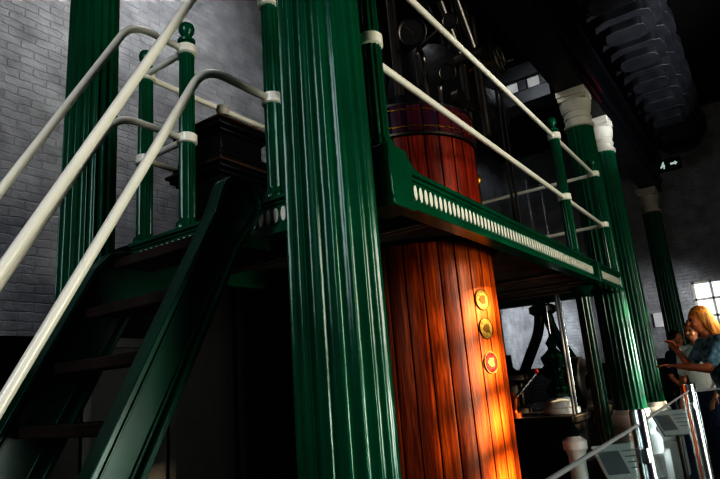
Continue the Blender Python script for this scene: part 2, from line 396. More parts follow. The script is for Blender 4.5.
for h in (.53,1.1): rail(r2,[(6.38,1.3,PZ+h),(6.38,2.9,PZ+h)])
r3=thing('platform_railing','cream railing along the back edge of the platform toward the brick wall','railing',(2.0,2.93,PZ))
for x in (2.02,3.4,4.9): post(r3,x,2.92)
for h in (.53,1.1): rail(r3,[(2.02,2.92,PZ+h),(6.31,2.9,PZ+h)])
r4=thing('platform_railing','stub of cream railing behind the huge foreground column','railing',(2.0,1.3,PZ))
for h in (.53,1.1): rail(r4,[(2.0,1.3,PZ+h),(2.0,1.765,PZ+h)])
SL=1.87
def stair_rail(y,label,extra):
    t=thing('stair_handrail',label,'handrail',(.42,y,0),'cream handrails either side of the stairs')
    post(t,2.0,y,PZ)
    pb=inst('post',PM,t,(.42,y,0)); inst('collar',CM,pb,(.42,y,.6)); inst('collar',CM,pb,(.42,y,1.03)); inst('finial',FM,pb,(.42,y,0))
    zu=CZ+1.9+SL*(.42-1.578); zl=CZ+1.275+SL*(.42-1.475)
    rail(t,fillet([(.42,y,zu),(1.632,y,PZ+1.1),(1.99,y,PZ+1.1)],.13))
    rail(t,fillet([(.42,y,zl),(1.56,y,PZ+.53),(1.99,y,PZ+.53)],.13))
    if extra:
        for h in (.53,1.1): rail(t,[(2.0,y,PZ+h),(2.0,2.86,PZ+h)])
stair_rail(1.83,'nearer cream two-bar stair handrail, ending at the post beside the huge column',False)
stair_rail(2.50,'farther cream two-bar stair handrail, curving in front of the column by the brick wall',True)

# ---------------------------------------------------------------- staircase
st=thing('staircase','steep green iron staircase with dark open treads climbing to the platform','stairs',(.6,2.15,0))
def xf(h): return 1.062+(h+.214)/SL
def xb(h): return 1.275+(h+.249)/SL-.015
def stringer(y,hump):
    bm=B(); f=lambda a,b_,t:(a,y+t,CZ+b_)
    if hump:
        hp=[(xf(.74),.74)]
        cx_,ch_=1.740,.835; rr=.114; a0=math.radians(158); a1=math.radians(-28)
        for i in range(15):
            a=a0+(a1-a0)*i/14; hp.append((cx_+rr*1.1*math.cos(a),ch_+rr*math.sin(a)))
        out=[(xf(-1.3),-1.3)]+hp+[(xb(.62),.62),(xb(-1.3),-1.3)]
        ed=[(xf(-1.3)+.012,-1.3)]+[(cx_+(a-cx_)*.9,ch_+(b_-ch_)*.9) if i>0 else (a+.012,b_) for i,(a,b_) in enumerate(hp)]+[(xb(.62)-.012,.62),(xb(-1.3)-.012,-1.3)]
        F=0
    else:
        F=-.05
        out=[(xf(-1.3)+F,-1.3),(xf(.60)+F,.60),(1.52,.69),(1.58,.71),(1.94,.71),(1.94,.56),(xb(.50)+.03,.50),(xb(-1.3)+.03,-1.3)]
        ed=[(xf(-1.3)+.012+F,-1.3),(xf(.60)+.012+F,.60),(1.53,.68),(1.59,.698),(1.93,.698)]
    prism(bm,out,f,-.012,.012)
    def strip(line,w,d):
        for i in range(len(line)-1):
            (x0,h0),(x1,h1)=line[i],line[i+1]; L=math.hypot(x1-x0,h1-h0); nx,nh=-(h1-h0)/L*w/2,(x1-x0)/L*w/2
            ex,eh=(x1-x0)/L*.005,(h1-h0)/L*.005
            prism(bm,[(x0+nx-ex,h0+nh-eh),(x1+nx+ex,h1+nh+eh),(x1-nx+ex,h1-nh+eh),(x0-nx-ex,h0-nh-eh)],f,-d,d)
    strip(ed,.022,.04)
    if not hump: strip([(xb(-1.3)+.018,-1.3),(xb(.48)+.018,.48)],.022,.04)
    strip([(xf(-1.3)+.045+F,-1.3),(xf(.6)+.045+F,.6)],.010,.022); strip([(xb(-1.3)-.047,-1.3),(xb(.48)-.047,.48)],.010,.022)
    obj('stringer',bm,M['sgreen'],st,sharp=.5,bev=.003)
stringer(1.83,True); stringer(2.50,False)
b=B(); box(b,1.76,1.955,1.845,1.865,CZ+.64,CZ+.70); obj('cleat',b,M['dgreen'],st,bev=.003)
h=.66
while h>-1.2:
    b=B(); x=xf(h)+.03
    box(b,x,x+.215,1.845,2.485,CZ+h-.03,CZ+h); box(b,x-.012,x+.012,1.845,2.485,CZ+h-.042,CZ+h+.004)
    obj('tread',b,M['tread'],st,bev=.004); h-=.24
gp=thing('guard_plate','black ribbed iron guard plate standing on the floor behind the stairs','guard panel',(1.2,2.95,0))
b=B(); box(b,.1,2.26,2.94,2.96,0,1.62); obj('plate',b,M['dark'],gp)  # dark sheet added so the gaps behind the treads read as black
b=B(); box(b,.08,2.28,2.92,2.98,1.60,1.65)
for k in range(5): box(b,.12+k*.52,.16+k*.52,2.92,2.94,0,1.61)
obj('rim_and_ribs',b,M['black'],gp)

# ---------------------------------------------------------------- wooden cylinder
cy=thing('steam_cylinder','large steam cylinder clad in varnished wooden staves, rising through the platform','cylinder',(CX,CY,0))
def staves(bm,r,z0,z1,n=29,taper=0):
    cl=bm.verts.layers.float.new('stave'); jl=bm.verts.layers.float.new('joint')
    rings=[]
    for k in range(7):
        z=z0+(z1-z0)*k/6; ring=[]
        for s in range(n):
            random.seed(s*13+5); v_=random.random()
            for (u,d,j) in ((.0,.010,1),(.035,.001,.35),(.07,0,0),(.3,0,0),(.5,0,0),(.7,0,0),(.93,0,0),(.965,.001,.35),(.9999,.010,1)):
                a=2*PI*(s+u)/n; rr=(r-d)*(1-taper*k/6); v=bm.verts.new((CX+rr*math.cos(a),CY+rr*math.sin(a),z)); v[cl]=v_; v[jl]=j; ring.append(v)
        rings.append(ring)
    m=len(rings[0])
    for k in range(6):
        for i in range(m): bm.faces.new((rings[k][i],rings[k][(i+1)%m],rings[k+1][(i+1)%m],rings[k+1][i]))
    bm.faces.new(rings[0][::-1]); bm.faces.new(rings[-1]); return bm
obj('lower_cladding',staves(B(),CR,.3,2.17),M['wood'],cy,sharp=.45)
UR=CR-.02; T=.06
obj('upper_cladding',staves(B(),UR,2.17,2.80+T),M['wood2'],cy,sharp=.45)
obj('top_cladding_band',staves(B(),UR+.012,2.83+T,3.02+T),M['wood3'],cy,sharp=.45)
for z,m_,w_ in ((2.815+T,'dsteel',.010),(3.025+T,'dsteel',.008)):
    obj('hoop',lathe(B(),[(UR,z-w_),(UR+.018,z-w_),(UR+.018,z+w_),(UR,z+w_)],96,(CX,CY)),M[m_],cy)
for z in (2.862+T,2.985+T):
    obj('studded_hoop',lathe(B(),[(UR+.008,z-.007),(UR+.016,z-.004),(UR+.016,z+.004),(UR+.008,z+.007)],320,(CX,CY),lambda r,a,i:r+(.007 if i%8 in (0,1) else 0)),M['pbrass'],cy)
obj('hoop',lathe(B(),[(UR,2.22),(UR+.012,2.225),(UR+.012,2.27),(UR,2.275)],96,(CX,CY)),M['black'],cy)
obj('foot_flange',lathe(B(),[(CR+.15,0),(CR+.15,.12),(CR+.1,.16),(CR+.05,.3)],64,(CX,CY)),M['black'],cy)
obj('cover',lathe(B(),[(UR-.01,3.03+T),(UR-.01,3.05+T),(UR-.05,3.06+T),(.2,3.12+T),(.14,3.14+T),(.14,3.28+T),(.06,3.3+T)],64,(CX,CY)),M['black'],cy)
obj('piston_rod',tube(B(),[(CX,CY,3.28+T),(CX,CY,5.2)],.04,20),M['dsteel'],cy)
def plaque(ang,z,m,label,rim):
    a=math.radians(ang); n=Vector((math.cos(a),math.sin(a),0)); c=Vector((CX,CY,z))+n*(CR-.006)
    q=n.to_track_quat('Z','Y').to_matrix().to_4x4(); MM=Matrix.Translation(c)@q
    b=B(); disc(b,c,n,.068,.008)
    for k in range(26):
        t=2*PI*k/26; box(b,-.002,.002,-.0045,.0045,0,.0100); bmesh.ops.transform(b,matrix=MM@Matrix.Rotation(t,4,'Z')@Matrix.Translation((0,.052,0)),verts=b.verts[-8:])
    p=obj('plaque',b,m,cy); p['label']=label
    b=B(); lathe(b,[(.061,.007),(.0625,.011),(.0670,.011),(.0685,.007)],32,M4=MM,cap=False); obj('rim',b,rim,p)
    b=B(); sh=[(.030,-.025),(.030,.025),(.0,.027),(-.020,.018),(-.035,0),(-.020,-.018),(.0,-.027)]
    prism(b,sh,lambda a_,c_,t:MM@Vector((a_,c_,t)),.007,.0105)
    obj('emblem',b,rim,p)
plaque(256,1.76,M['brass'],'topmost round brass plaque',M['dbrass']); plaque(256.5,1.58,M['brass'],'middle round brass plaque',M['dbrass']); plaque(257,1.37,M['red'],'lowest round plaque, red with gold emblem',M['brass'])

# ---------------------------------------------------------------- valve chest
VX,VY=2.38,2.62
vc=thing('valve_chest','black moulded casing with dark brown edges and pale ball finial, behind the stair head','machine casing',(VX,VY,PZ))
def stepped(bm,cx,cy_,spec):
    for (hw,z0,z1) in spec: box(bm,cx-hw,cx+hw,cy_-hw,cy_+hw,z0,z1)
    return bm
obj('body',stepped(B(),VX,VY,[(.24,PZ,PZ+.08),(.19,PZ+.08,PZ+.36),(.21,PZ+.36,PZ+.385),(.235,PZ+.385,PZ+.415)]),M['black'],vc,bev=.008)
obj('lower_edge',stepped(B(),VX,VY,[(.255,PZ+.415,PZ+.435)]),M['tan'],vc,bev=.006)
obj('upper_moulding',stepped(B(),VX,VY,[(.22,PZ+.435,PZ+.48),(.20,PZ+.48,PZ+.52),(.17,PZ+.52,PZ+.64),(.19,PZ+.64,PZ+.665),(.22,PZ+.665,PZ+.70)]),M['black'],vc,bev=.008)
obj('upper_edge',stepped(B(),VX,VY,[(.235,PZ+.70,PZ+.715)]),M['tan'],vc,bev=.005)
obj('spindle',lathe(B(),[(.12,PZ+.715),(.07,PZ+.75),(.03,PZ+.77),(.025,PZ+.84),(.04,PZ+.85)],24,(VX,VY)),M['black'],vc)
obj('ball_finial',lathe(B(),[(.02,PZ+.85),(.036,PZ+.865),(.044,PZ+.89),(.036,PZ+.92),(.012,PZ+.933),(.001,PZ+.935)],24,(VX,VY)),M['dull'],vc)

ct=thing('condenser_tank','big black iron tank in the shadow under the platform','tank',(4.1,3.65,0))
b=B(); box(b,2.35,5.6,3.2,4.1,0,2.3); obj('body',b,M['dark'],ct,bev=.01)  # dark box added for the darkness behind the stairs and under the platform
b=B(); box(b,2.3,5.65,3.15,4.15,2.3,2.36)
for x in [2.35+.6*i for i in range(6)]: box(b,x,x+.05,3.15,3.2,.1,2.3)
obj('rim_and_ribs',b,M['dark'],ct)

# ---------------------------------------------------------------- entablature
e=thing('entablature','black iron entablature carried on the front row of fluted columns','beam',(1.5,1.36,4.45))
b=B(); box(b,1.4,12.2,1.2,1.52,4.45,4.62); box(b,1.4,12.2,1.16,1.56,4.62,4.68); box(b,1.4,12.2,1.22,1.5,4.68,5.0); box(b,1.4,12.2,1.1,1.62,5.0,5.1)
obj('beam',b,M['black'],e,bev=.008)
b=B(); box(b,6.5,7.4,1.19,1.2,4.52,4.545); box(b,6.5,7.4,1.15,1.16,4.64,4.66); obj('red_line',b,M['dred'],e)
cb=thing('cross_beam','dark cross beam with a row of pale rectangular openings, above the platform','beam',(6.72,2.4,4.45))
b=B(); box(b,6.55,6.85,1.57,3.6,4.45,4.63); box(b,6.55,6.85,1.57,3.6,4.78,4.98)
for y in [1.57+.27*i for i in range(8)]: box(b,6.57,6.83,y,min(3.6,y+.12),4.63,4.78)
obj('lattice',b,M['black'],cb,bev=.01)
b=B(); box(b,6.60,6.62,1.6,3.55,4.62,4.79); obj('back_plate',b,M['pale'],cb)  # pale plate added behind the openings so they look lit

# ---------------------------------------------------------------- overhead gallery
g=thing('overhead_gallery','black iron gallery with a row of broad stepped blocks seen from beneath, upper right','gallery',(6.3,.78,5.1))
b=B(); box(b,5.9,13.4,.28,1.62,5.80,5.9); box(b,5.9,13.4,1.3,1.5,5.1,5.8); obj('deck',b,M['dark'],g)
def scallop(hx,hy,nl,amp):
    pts=[]; N=72
    for i in range(N):
        t=2*PI*i/N; c,s=math.cos(t),math.sin(t); p=.5
        rr=1+amp*abs(math.sin(nl*t/2))
        pts.append((rr*hx*abs(c)**p*(1 if c>=0 else -1),rr*hy*abs(s)**p*(1 if s>=0 else -1)))
    return pts
for k in range(8):
    x=6.45+.84*k; b=B()
    RT=Matrix.Translation((x,.74,5.42))@Matrix.Rotation(math.radians(12),4,'Y')
    for (hx,hy,zt,zb) in ((.38,.48,.36,.19),(.31,.41,.195,.04),(.23,.33,.045,-.10),(.13,.23,-.095,-.22)):
        prism(b,scallop(hx,hy,10,.04),lambda a,c,t:RT@Vector((a,c,t)),zb,zt)
    obj('stepped_block',b,M['gallery'],g,bev=.008)

# ---------------------------------------------------------------- overhead engine parts
wb=thing('engine_beam','black rocking beam of the engine overhead, dark against the ceiling','beam',(6.2,2.5,5.4))
b=B(); prism(b,[(2.9,5.75),(3.2,5.6),(6.2,5.4),(9.2,5.6),(9.6,5.75),(9.2,5.95),(6.2,6.35),(3.2,6.0)],lambda a,c,t:(a,t,c),2.4,2.62); obj('beam',b,M['black'],wb,bev=.01)
b=B()
for x in (3.6,4.6,6.2,7.8): tube(b,[(x,2.3,5.78),(x,2.72,5.78)],.07,20)
obj('pivot_pin',b,M['dsteel'],wb)
lk=thing('parallel_linkage','dark iron linkage rods hanging over the cylinder','linkage',(4.2,1.9,3.9))
b=B()
for y in (1.68,1.82):
    tube(b,[(3.7,y,5.3),(4.55,y,4.1)],.035,12); tube(b,[(4.55,y,5.35),(4.55,y,3.3)],.04,12)
tube(b,[(4.55,1.6,4.1),(4.55,1.87,4.1)],.07,16); tube(b,[(4.2,1.6,4.6),(4.2,1.87,4.6)],.07,16)
obj('rod',b,M['dsteel'],lk)
b=B(); tube(b,[(4.2,1.75,3.55),(4.7,1.75,3.62)],.03,12); lathe(b,[(.09,-.03),(.09,.03)],24,M4=Matrix.Translation((4.2,1.75,3.55))@Matrix.Rotation(PI/2,4,'X')); obj('crank',b,M['dsteel'],lk)
def gauge(gc,foot,rad,label):
    gc=Vector(gc); foot=Vector(foot)
    ga=thing('pressure_gauge',label,'gauge',foot,'gauges above the cylinder')
    nn=(Vector((0.2,0.2,CZ+.6))-gc).normalized(); k=rad/.12
    QQ=Matrix.Translation(gc)@nn.to_track_quat('Z','Y').to_matrix().to_4x4()@Matrix.Scale(k,4)
    b=B(); lathe(b,[(.05,-.06),(.115,-.02),(.12,.05)],40,M4=QQ); obj('case',b,M['gblack'],ga)
    b=B(); lathe(b,[(.098,.05),(.112,.05),(.12,.058),(.11,.068),(.098,.058)],40,M4=QQ,cap=False); obj('rim',b,M['dsteel'],ga)
    b=B(); lathe(b,[(.10,.05),(.10,.053)],40,M4=QQ); dl=obj('dial',b,M['dark'],ga)
    b=B(); box(b,-.004,.004,-.02,.07,.053,.056); b.transform(QQ@Matrix.Rotation(.7,4,'Z')); obj('needle',b,M['tan'],dl)
    p1=gc-nn*.06*k; p2=Vector((foot.x,foot.y,gc.z))
    b=B(); tube(b,fillet([p1,p2,foot],.06),.018,10); obj('pipe',b,M['dsteel'],ga)
gauge((3.34,1.68,3.72),(3.68,1.78,3.17),.105,'largest round dark-faced gauge, on a bent pipe above the cylinder')
gauge((3.66,1.59,3.50),(3.78,1.72,3.16),.065,'smaller round gauge low behind the lower rail, right of the largest gauge')
gauge((3.62,1.50,3.88),(3.80,1.90,3.17),.06,'smallest round gauge, up between the rails above the cylinder')
sc=thing('steam_chest','bulky dark flanged steam chest with pipes behind the cylinder top','machine casing',(5.3,2.55,PZ))
b=B()
RY=Matrix.Translation((0,2.35,4.15))@Matrix.Rotation(PI/2,4,'Y')
lathe(b,[(.30,4.75),(.42,4.76),(.42,4.82),(.34,4.83),(.34,5.25),(.42,5.26),(.42,5.32),(.34,5.33),(.34,5.95),(.42,5.96),(.42,6.02),(.2,6.1)],40,M4=RY)
obj('drum',b,M['gblack'],sc)
b=B(); lathe(b,[(.26,PZ),(.26,PZ+.05),(.16,PZ+.08),(.16,3.45),(.24,3.5),(.24,3.55),(.18,3.85)],32,(5.3,2.35))
tube(b,fillet([(5.0,2.2,4.4),(5.0,2.1,4.75),(4.8,2.2,4.95),(4.8,2.2,5.35)],.15),.08,16)
obj('pipe',b,M['gblack'],sc)
hw=thing('hand_wheel','small dark spoked hand wheel beside the steam chest overhead','valve wheel',(4.9,1.6,3.9))
b=B(); tube(b,[(4.95+.13*math.cos(2*PI*i/28),1.6,4.2+.13*math.sin(2*PI*i/28)) for i in range(29)],.016,8)
for k in range(4): 
    a=PI/4*k; tube(b,[(4.95-.13*math.cos(a),1.6,4.2-.13*math.sin(a)),(4.95+.13*math.cos(a),1.6,4.2+.13*math.sin(a))],.009,8)
obj('wheel',b,M['dsteel'],hw)
b=B(); tube(b,[(4.95,1.58,4.2),(4.95,2.0,4.2)],.02,10); obj('spindle',b,M['pbrass'],hw)
vp=thing('steam_pipe','black flanged steam pipe standing on the platform right of the cylinder','pipe',(4.45,2.65,PZ))
b=B(); tube(b,[(4.45,2.65,PZ),(4.45,2.65,5.3)],.07,20)
for z in (PZ,PZ+.75,PZ+1.5): lathe(b,[(.12,z),(.12,z+.04)],24,(4.45,2.65))
obj('pipe',b,M['dark'],vp)
gl=thing('valve_gear','upright valve gear levers with brass knobs on the platform right of the cylinder','levers',(4.3,1.8,PZ))
b=B(); box(b,4.2,4.55,1.7,1.9,PZ,PZ+.04); obj('foot_plate',b,M['black'],gl)
for i,(x,y,hh) in enumerate(((4.26,1.8,.62),(4.37,1.8,.5),(4.48,1.8,.7))):
    b=B(); tube(b,[(x,y,PZ+.04),(x+.02,y,PZ+hh)],.013,10); l=obj('lever',b,M['dsteel'],gl)
    b=B(); lathe(b,[(.012,PZ+hh-.02),(.028,PZ+hh),(.032,PZ+hh+.03),(.02,PZ+hh+.06),(.004,PZ+hh+.065)],16,(x+.02,y)); obj('knob',b,M['pbrass'],l)
vr=thing('tall_rods','pair of tall thin steel rods rising from the platform beyond the cylinder','rods',(5.2,1.75,PZ))
for dx in (0,.13): obj('rod',tube(B(),[(5.15+dx,1.75,PZ),(5.15+dx,1.75,5.3)],.014,10),M['dsteel'],vr)

# ---------------------------------------------------------------- machinery beyond the cylinder at floor level
tag(obj('bed_plate',box(box(B(),5.9,8.6,1.76,3.0,0,.78),5.85,8.65,1.72,3.05,.78,.85),M['dark'],bev=.01),'black iron bed plate under the machinery beyond the cylinder','machine base')
fr=thing('angled_frame','dark A-shaped iron frame with curved feet on the bed plate beyond the cylinder','machine frame',(7.6,2.4,.85))
b=B()
tube(b,fillet([(7.6,1.88,.85),(7.6,1.95,1.05),(7.6,2.32,1.8),(7.6,2.36,2.1)],.15),.065,14)
tube(b,fillet([(7.6,2.96,.85),(7.6,2.9,1.05),(7.6,2.48,1.8),(7.6,2.44,2.1)],.15),.065,14)
tube(b,[(7.6,2.08,1.28),(7.6,2.74,1.28)],.04,12); lathe(b,[(.13,2.0),(.17,2.03),(.17,2.1),(.10,2.14),(.09,2.7)],24,(7.6,2.4))
obj('legs',b,M['dgreen'],fr)
b=B(); tube(b,[(7.52,2.4,1.28),(7.68,2.4,1.28)],.10,24); obj('bearing',b,M['dsteel'],fr)
gr=thing('guide_rods','pair of bright vertical steel guide rods on the bed plate','rods',(7.0,2.1,.85))
for y in (1.95,2.12): obj('rod',tube(B(),[(6.85,y,.85),(6.85,y,PZ+1.4)],.018,12),M['steel'],gr)
pu=thing('air_pump','stout black pump barrel with flanges on the bed plate, behind the lever','pump',(6.7,2.62,.85))
b=B(); lathe(b,[(.24,.85),(.24,.9),(.18,.92),(.18,1.2),(.24,1.21),(.24,1.27),(.12,1.32),(.08,1.36),(.08,1.5)],32,(6.7,2.65)); obj('barrel',b,M['dark'],pu)
b=B(); tube(b,[(6.7,2.65,1.5),(6.7,2.65,2.14)],.025,10); obj('rod',b,M['dsteel'],pu)
gx=thing('gear_casing','dark rounded gear casing with a projecting shaft, on the bed plate under the platform end','machine casing',(7.2,2.0,.85))
b=B(); lathe(b,[(.26,-.09),(.28,-.07),(.28,.07),(.26,.09),(.08,.10),(.08,.16)],36,M4=Matrix.Translation((7.2,1.98,1.14))@Matrix.Rotation(PI/2,4,'X')); box(b,7.0,7.4,1.88,2.08,.85,.95); obj('body',b,M['gblack'],gx)
b=B(); tube(b,[(7.2,1.80,1.14),(7.2,2.12,1.14)],.03,14); obj('shaft',b,M['steel'],gx)
pd=thing('turned_pedestal','ornate dark green turned pedestal on a white foot, on the bed plate','pedestal',(6.4,1.98,.85))
obj('foot',lathe(B(),[(.19,.85),(.19,.90),(.15,.92),(.16,.97),(.08,1.01)],32,(6.4,1.98)),M['bwhite'],pd)
obj('stem',lathe(B(),[(.07,1.0),(.11,1.04),(.13,1.1),(.07,1.17),(.05,1.21),(.10,1.26),(.06,1.3),(.12,1.36),(.14,1.43),(.09,1.47),(.04,1.52),(.065,1.58),(.03,1.63),(.001,1.68)],48,(6.4,1.98),lambda r,a,i:r*(1-.12*(i%6==3)-.06*(i%6 in (2,4)))),M['dgreen'],pd)
def bollard(x,y,label):
    bo=thing('short_bollard',label,'bollard',(x,y,0),'short white turned pillars')
    obj('pillar',lathe(B(),[(.12,0),(.12,.3),(.09,.34),(.07,.4),(.07,.58),(.085,.62),(.10,.64),(.10,.70),(.05,.74)],32,(x,y)),M['bwhite'],bo)
    obj('cap',lathe(B(),[(.05,.74),(.06,.76),(.03,.82),(.001,.84)],24,(x,y)),M['dgreen'],bo)
bollard(5.25,1.56,'short white turned pillar just left of the slender dark green column')
bollard(4.75,2.3,'short white turned pillar close beside the wooden cylinder, farther left')
lv=thing('control_lever','inclined steel control lever with a copper valve body beyond the cylinder','lever',(5.98,2.35,.85))
b=B(); tube(b,[(5.98,2.35,1.0),(6.12,2.1,1.28)],.022,10); obj('arm',b,M['steel'],lv)
b=B(); lathe(b,[(.09,.85),(.09,.9),(.05,.92),(.07,1.0),(.08,1.05),(.03,1.1)],24,(5.98,2.35)); obj('valve_body',b,M['copper'],lv)
b=B(); sph(b,(6.12,2.1,1.29),.03); obj('grip',b,M['red'],lv)
pp=thing('twin_pipes','pair of thin grey vertical pipes rising to the platform beyond the cylinder','pipes',(6.2,1.8,.85))
for dx in (0,.1): obj('pipe',tube(B(),[(6.2+dx,1.8,.85),(6.2+dx,1.8,PZ-.06)],.014,10),M['pipe'],pp)

vs=thing('valve_stand','dark iron valve stand with a hand wheel against the brick wall, far left','valve',(2.0,4.5,0))
b=B(); tube(b,[(2.0,4.5,0),(2.0,4.5,1.65)],.06,16); lathe(b,[(.12,0),(.12,.05),(.06,.08)],20,(2,4.5)); tube(b,fillet([(2.0,4.5,1.5),(1.7,4.5,1.5),(1.7,4.5,.9)],.08),.04,12); obj('pipe',b,M['dark'],vs)
b=B()
ring=[(2.0+.12*math.cos(2*PI*i/24),4.38,1.66+.12*math.sin(2*PI*i/24)) for i in range(25)]
tube(b,ring,.015,8)
for k in range(4):
    a=PI/4*k; tube(b,[(2.0-.12*math.cos(a),4.38,1.66-.12*math.sin(a)),(2.0+.12*math.cos(a),4.38,1.66+.12*math.sin(a))],.009,8)
tube(b,[(2.0,4.36,1.66),(2.0,4.52,1.66)],.02,8); obj('hand_wheel',b,M['black'],vs)
obj('bonnet',sph(B(),(2.0,4.5,1.66),.09),M['dark'],vs)

# ---------------------------------------------------------------- glass balustrade
gb=thing('glass_balustrade','glass balustrade with round brushed steel posts, lower right','balustrade',(2.2,.43,0))
RZ=CZ-.18
P=[(.2,.37),(2.2,.43),(4.35,.52),(4.75,-1.0)]
PRr=[.027,.027,.042,.042]
for (x,y),pr in zip(P,PRr):
    b=B(); lathe(b,[(pr*2,0),(pr*2,.012),(pr,.014),(pr,RZ+.02),(pr*.85,RZ+.028)],28,(x,y)); pst=obj('post',b,M['steel'],gb)
    for z in (.3,RZ-.14):
        b=B(); box(b,x-.045,x+.045,y-.018,y+.018,z,z+.05); obj('clamp',b,M['steel'],pst,bev=.004)
for i in range(3):
    a=Vector((*P[i],0)); c=Vector((*P[i+1],0)); d=(c-a).normalized(); n=Vector((-d.y,d.x,0))*.006
    a2=a+d*.04; c2=c-d*.04
    b=B(); vs8=[]
    for z in (.1,RZ-.03):
        for q in (a2+n,c2+n,c2-n,a2-n): vs8.append(b.verts.new((q.x,q.y,z)))
    for f in ((3,2,1,0),(4,5,6,7),(0,1,5,4),(1,2,6,5),(2,3,7,6),(3,0,4,7)): b.faces.new([vs8[k] for k in f])
    obj('glass_panel',b,M['glass'],gb,smooth=False)
    b=B(); tube(b,[(a2.x,a2.y,RZ-.02),(c2.x,c2.y,RZ-.02)],.0055,10); obj('top_edge',b,M['pipe'],gb)
def info(x,y,z,label):
    il=thing('information_panel',label,'sign',(x,y,0),'information panels behind the balustrade')
    obj('stem',tube(B(),[(x,y,0),(x,y,z-.02)],.018,12),M['dsteel'],il)
    TT=Matrix.Translation((x,y,z))@Matrix.Rotation(math.radians(-50),4,'Z')@Matrix.Rotation(math.radians(48),4,'X')@Matrix.Scale(.68,4)
    b=B(); box(b,-.22,.22,-.16,.16,-.01,.01); b.transform(TT); bd=obj('board',b,M['paper'],il)
    b=B(); box(b,-.20,-.03,-.10,.10,.010,.012)
    for k in range(4): box(b,.0,.19-.02*(k%3),.09-k*.05,.098-k*.05,.010,.012)
    b.transform(TT); obj('printing',b,M['grey'],bd)
info(3.42,.76,.80,'small tilted information panel on a steel stem, left of the first steel post')
info(5.1,.74,.84,'small tilted information panel on a steel stem, between the two steel posts')

# ---------------------------------------------------------------- signs on the end wall
es=thing('exit_sign','small green emergency exit sign high on the end wall','sign',(13.95,1.15,5.3))
obj('box',box(B(),13.93,13.995,.9,1.4,5.33,5.6),M['dark'],es)
obj('face',box(B(),13.915,13.93,.92,1.38,5.35,5.58),M['exit'],es)
def flat(pts): return prism(B(),pts,lambda a,c,t:(t,1.38-a,5.35+c),13.905,13.915)
obj('arrow',flat([(.27,.09),(.36,.09),(.36,.06),(.42,.115),(.36,.17),(.36,.14),(.27,.14)]),M['signlit'],es)
obj('running_figure',flat([(.1,.13),(.12,.19),(.16,.20),(.15,.15),(.17,.11),(.15,.03),(.12,.03),(.13,.09),(.08,.05),(.06,.07)]),M['signlit'],es)
ns=thing('notice_sign','small white notice fixed to the end wall below the exit sign','sign',(13.95,2.0,2.0))
obj('board',box(B(),13.96,13.995,1.75,2.05,2.0,2.3),M['plinth'],ns)

